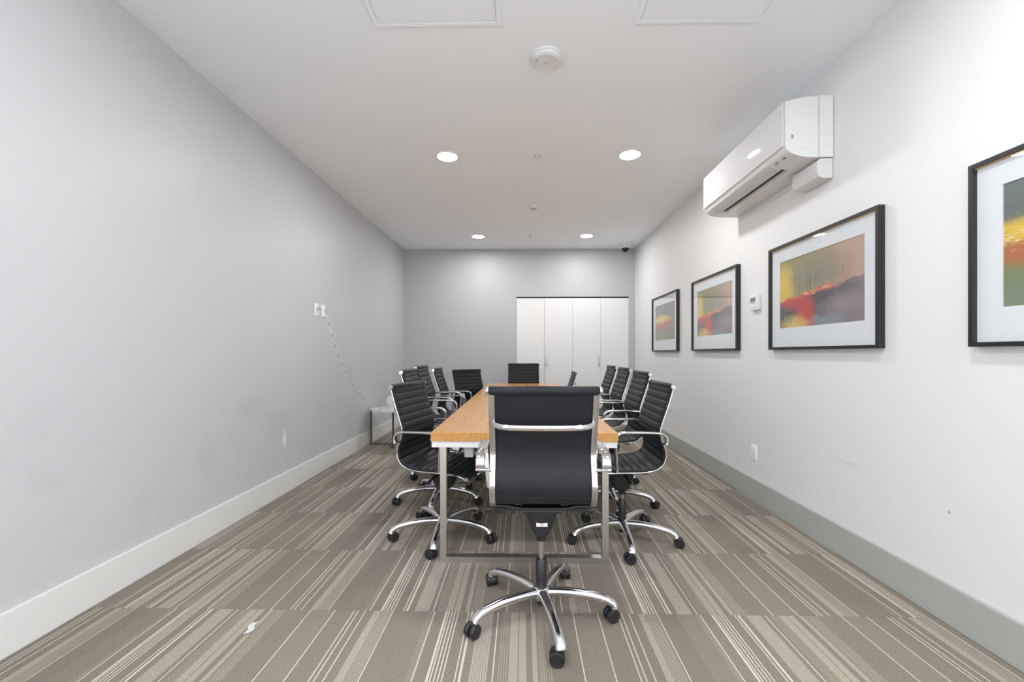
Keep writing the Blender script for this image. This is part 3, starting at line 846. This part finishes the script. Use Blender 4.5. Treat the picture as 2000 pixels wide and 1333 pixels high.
def chair(x, y, facing, phase, dz, label, swivel=None, scale=1.0):
    """facing: world angle (deg) of the sitter's forward direction; phase: world angle of one base arm; dz: gas lift extension"""
    rz = math.radians(facing - 90)
    t = thing('office_chair', label, 'chair', (x, y, 0), rz, 'black ribbed office chairs around the table')
    t.scale = (scale,) * 3
    parts = {}
    for nm, key, m, up in LAYOUT:
        parts[nm] = link(nm, CM[key], m, t, (0, 0, dz if up else 0))
    for k in range(5):
        a = link('base_arm', CM['base_arm'], ALU, t, (0, 0, 0), (0, 0, math.radians(phase + 72 * k) - rz))
        sw = swivel[k] if swivel else random.uniform(-180, 180)
        link('caster', CM['caster'], BLK, a, (.330, 0, 0), (0, 0, math.radians(sw)))
    return t, parts

c1, p1 = chair(.083, 1.986, 90, -79, .05, 'black office chair at the head of the table, back turned to the camera', [75, 30, 200, 150, 205])
# sticker on the back of the tilt mechanism of the chair turned to the camera
st = link('warning_sticker', MB().box(-.025, .025, -.0004, .0004, -.013, .013).mesh('warning_sticker'), M['white_plastic'], p1['tilt_mechanism'], (0, -.0655, .391), (math.radians(-19), 0, 0))
st['label'] = 'white warning sticker with a crossed-out circle'
mk = MB()
n = 24
ring = [(.0062, .0052)]
vs, fs = [], []
for j in range(n):
    a = 2 * math.pi * j / n
    for rr in (.0115, .0098): vs.append((rr * math.cos(a), -.0007, rr * math.sin(a) + .001))
for j in range(n): fs.append((2 * j, 2 * j + 1, (2 * j + 3) % (2 * n), (2 * j + 2) % (2 * n)))
mk.add(vs, fs)
mk.add([(-.0078, -.0007, .0078), (-.0062, -.0007, .0088), (.0078, -.0007, -.0058), (.0062, -.0007, -.0068)], [(0, 1, 2, 3)])
mk.add([(-.005, -.0006, -.005), (-.002, -.0006, -.005), (.002, -.0006, .004), (-.005, -.0006, .006)], [(0, 1, 2, 3)])
# the pictogram is part of the sticker mesh
sm = st.data
bm = bmesh.new(); bm.from_mesh(sm)
vv = [bm.verts.new(v) for v in mk.v]
for f in mk.f:
    q = bm.faces.new([vv[i] for i in f]); q.material_index = 1
bm.to_mesh(sm); bm.free(); sm.materials.append(M['print_red'])

chair(.641, 2.803, 180, -93, .0, 'nearest black office chair on the white wall side of the table', [110, 190, 60, 250, 150])
chair(.694, 3.45, 180, -90, .042, 'second black office chair from the camera on the white wall side')
chair(.705, 4.08, 180, -90, .050, 'third black office chair from the camera on the white wall side')
chair(.717, 4.71, 180, -90, .050, 'fourth black office chair from the camera on the white wall side')
chair(.457, 5.99, 180, -90, -.070, 'lowest black office chair, pushed far under the table near the closet, white wall side')
chair(-.530, 2.83, -13, -89, -.012, 'nearest black office chair on the grey wall side, turned slightly to the camera', [60, 150, 120, 200, 30])
chair(-.683, 3.50, 0, -90, .054, 'second black office chair from the camera on the grey wall side')
chair(-.735, 4.15, 0, -90, .066, 'third black office chair from the camera on the grey wall side')
chair(-.710, 4.80, 0, -90, .020, 'fourth black office chair from the camera on the grey wall side')
chair(-.60, 5.556, -50, -90, -.030, 'black office chair at the far grey wall side, swivelled diagonally to face the camera')
chair(.004, 6.478, -90, -60, -.050, 'black office chair at the far end of the table, facing the camera', None, 1.08)

# ================================================================== side table, lamp-like device, cord
def side_table():
    cx, cy, R, H = -1.770, 5.63, 0.262, 0.475
    t = thing('side_table', 'small hexagonal marble side table with thin dark legs by the grey wall', 'side table', (cx, cy, 0))
    hexa = [(R * math.cos(math.radians(60 * k)), R * math.sin(math.radians(60 * k))) for k in range(6)]
    link('tabletop', MB().prism(hexa, H - 0.022, H, 'z').mesh('tabletop'), M['marble'], t)
    for k in (1, 3, 5):
        a = math.radians(60 * k); d = Vector((math.cos(a), math.sin(a), 0)); q = Vector((-d.y, d.x, 0))
        def bar(r0, r1, z0, z1, w=0.010):
            vs = []
            for rr in (r0, r1):
                for s in (-w, w):
                    for z in (z0, z1): vs.append(d * rr + q * s + Vector((0, 0, z)))
            return vs, [(0, 1, 3, 2), (4, 6, 7, 5), (0, 4, 5, 1), (2, 3, 7, 6), (0, 2, 6, 4), (1, 5, 7, 3)]
        link('leg', MB().add(*bar(R - .036, R - .018, 0.014, H - 0.036)).mesh('leg'), M['dark_steel'], t)
        link('foot_bar', MB().add(*bar(0.0, R - .018, 0.0, 0.014)).mesh('foot_bar'), M['dark_steel'], t)
        link('top_bar', MB().add(*bar(0.0, R - .018, H - 0.036, H - 0.022)).mesh('top_bar'), M['dark_steel'], t)
    t = thing('router', 'round white device standing on the marble side table', 'router', (-1.735, 5.66, H))
    link('disc_body', MB().lathe([(0.02, -0.028), (0.06, -0.026), (0.078, -0.014), (0.082, 0.0), (0.078, 0.014), (0.06, 0.026), (0.02, 0.028)], (0, 0, 0.092), 'y', 36).mesh('disc_body', 60), M['white_plastic'], t)
    link('stand', MB().lathe([(0.045, 0.0), (0.045, 0.006), (0.02, 0.014), (0.016, 0.022)], seg=24).mesh('stand', 40), M['white_plastic'], t)
side_table()
# braided cord from the wall plate to the side table
cp = [(-2.040, 4.222, 1.648), (-2.005, 4.226, 1.655), (-1.975, 4.245, 1.630), (-1.968, 4.290, 1.555), (-1.963, 4.40, 1.345), (-1.955, 4.57, 1.118), (-1.945, 4.83, .868), (-1.935, 5.17, .655), (-1.925, 5.42, .540), (-1.905, 5.55, .490), (-1.87, 5.61, .4795), (-1.823, 5.645, .4795)]
def cord_mat():
    m, nt, b = new_mat('striped braided cord'); g = NT(nt)
    p = g.coord('Object'); x, y, z = g.sep(p)
    s = g.math('FRACT', g.math('MULTIPLY', g.math('SUBTRACT', y, g.math('MULTIPLY', z, 0.7)), 7.0))
    f = g.math('GREATER_THAN', s, 0.70)
    c = g.mix(f, (0.86, 0.86, 0.85), (0.34, 0.34, 0.33))
    nt.links.new(c, b.inputs['Base Color']); b.inputs['Roughness'].default_value = 0.6
    return m
t = thing('power_cord', 'white and grey braided cord hanging from the wall plate to the side table', 'cord', (0, 0, 0))
link('cable', MB().tube(catmull(cp, 6), 0.0038, 8).mesh('cable', True), cord_mat(), t)
link('plug', MB().box(-2.042, -2.008, 4.212, 4.234, 1.638, 1.662, 0.004).mesh('plug', 40), M['grey_plastic'], t)

# ================================================================== scrap on the carpet
sc = bmesh.new()
bmesh.ops.create_grid(sc, x_segments=9, y_segments=5, size=0.5)
for v in sc.verts:
    x, y = v.co.x, v.co.y
    v.co = Vector((x * 0.078 + 0.004 * math.sin(9 * y), y * 0.024 + 0.004 * math.sin(7 * x), 0.003 + 0.003 * math.sin(11 * x + 5 * y) * math.cos(8 * y) + 0.002 * random.random()))
bmesh.ops.solidify(sc, geom=list(sc.faces), thickness=0.0006)
me = bpy.data.meshes.new('scrap'); sc.to_mesh(me); sc.free()
o = link('plastic_scrap', me, M['white_gloss'], None, (-1.185, 1.85, 0.0015), (0, 0, math.radians(100)))
tag(o, 'small crumpled scrap of clear white plastic lying on the carpet', 'scrap')
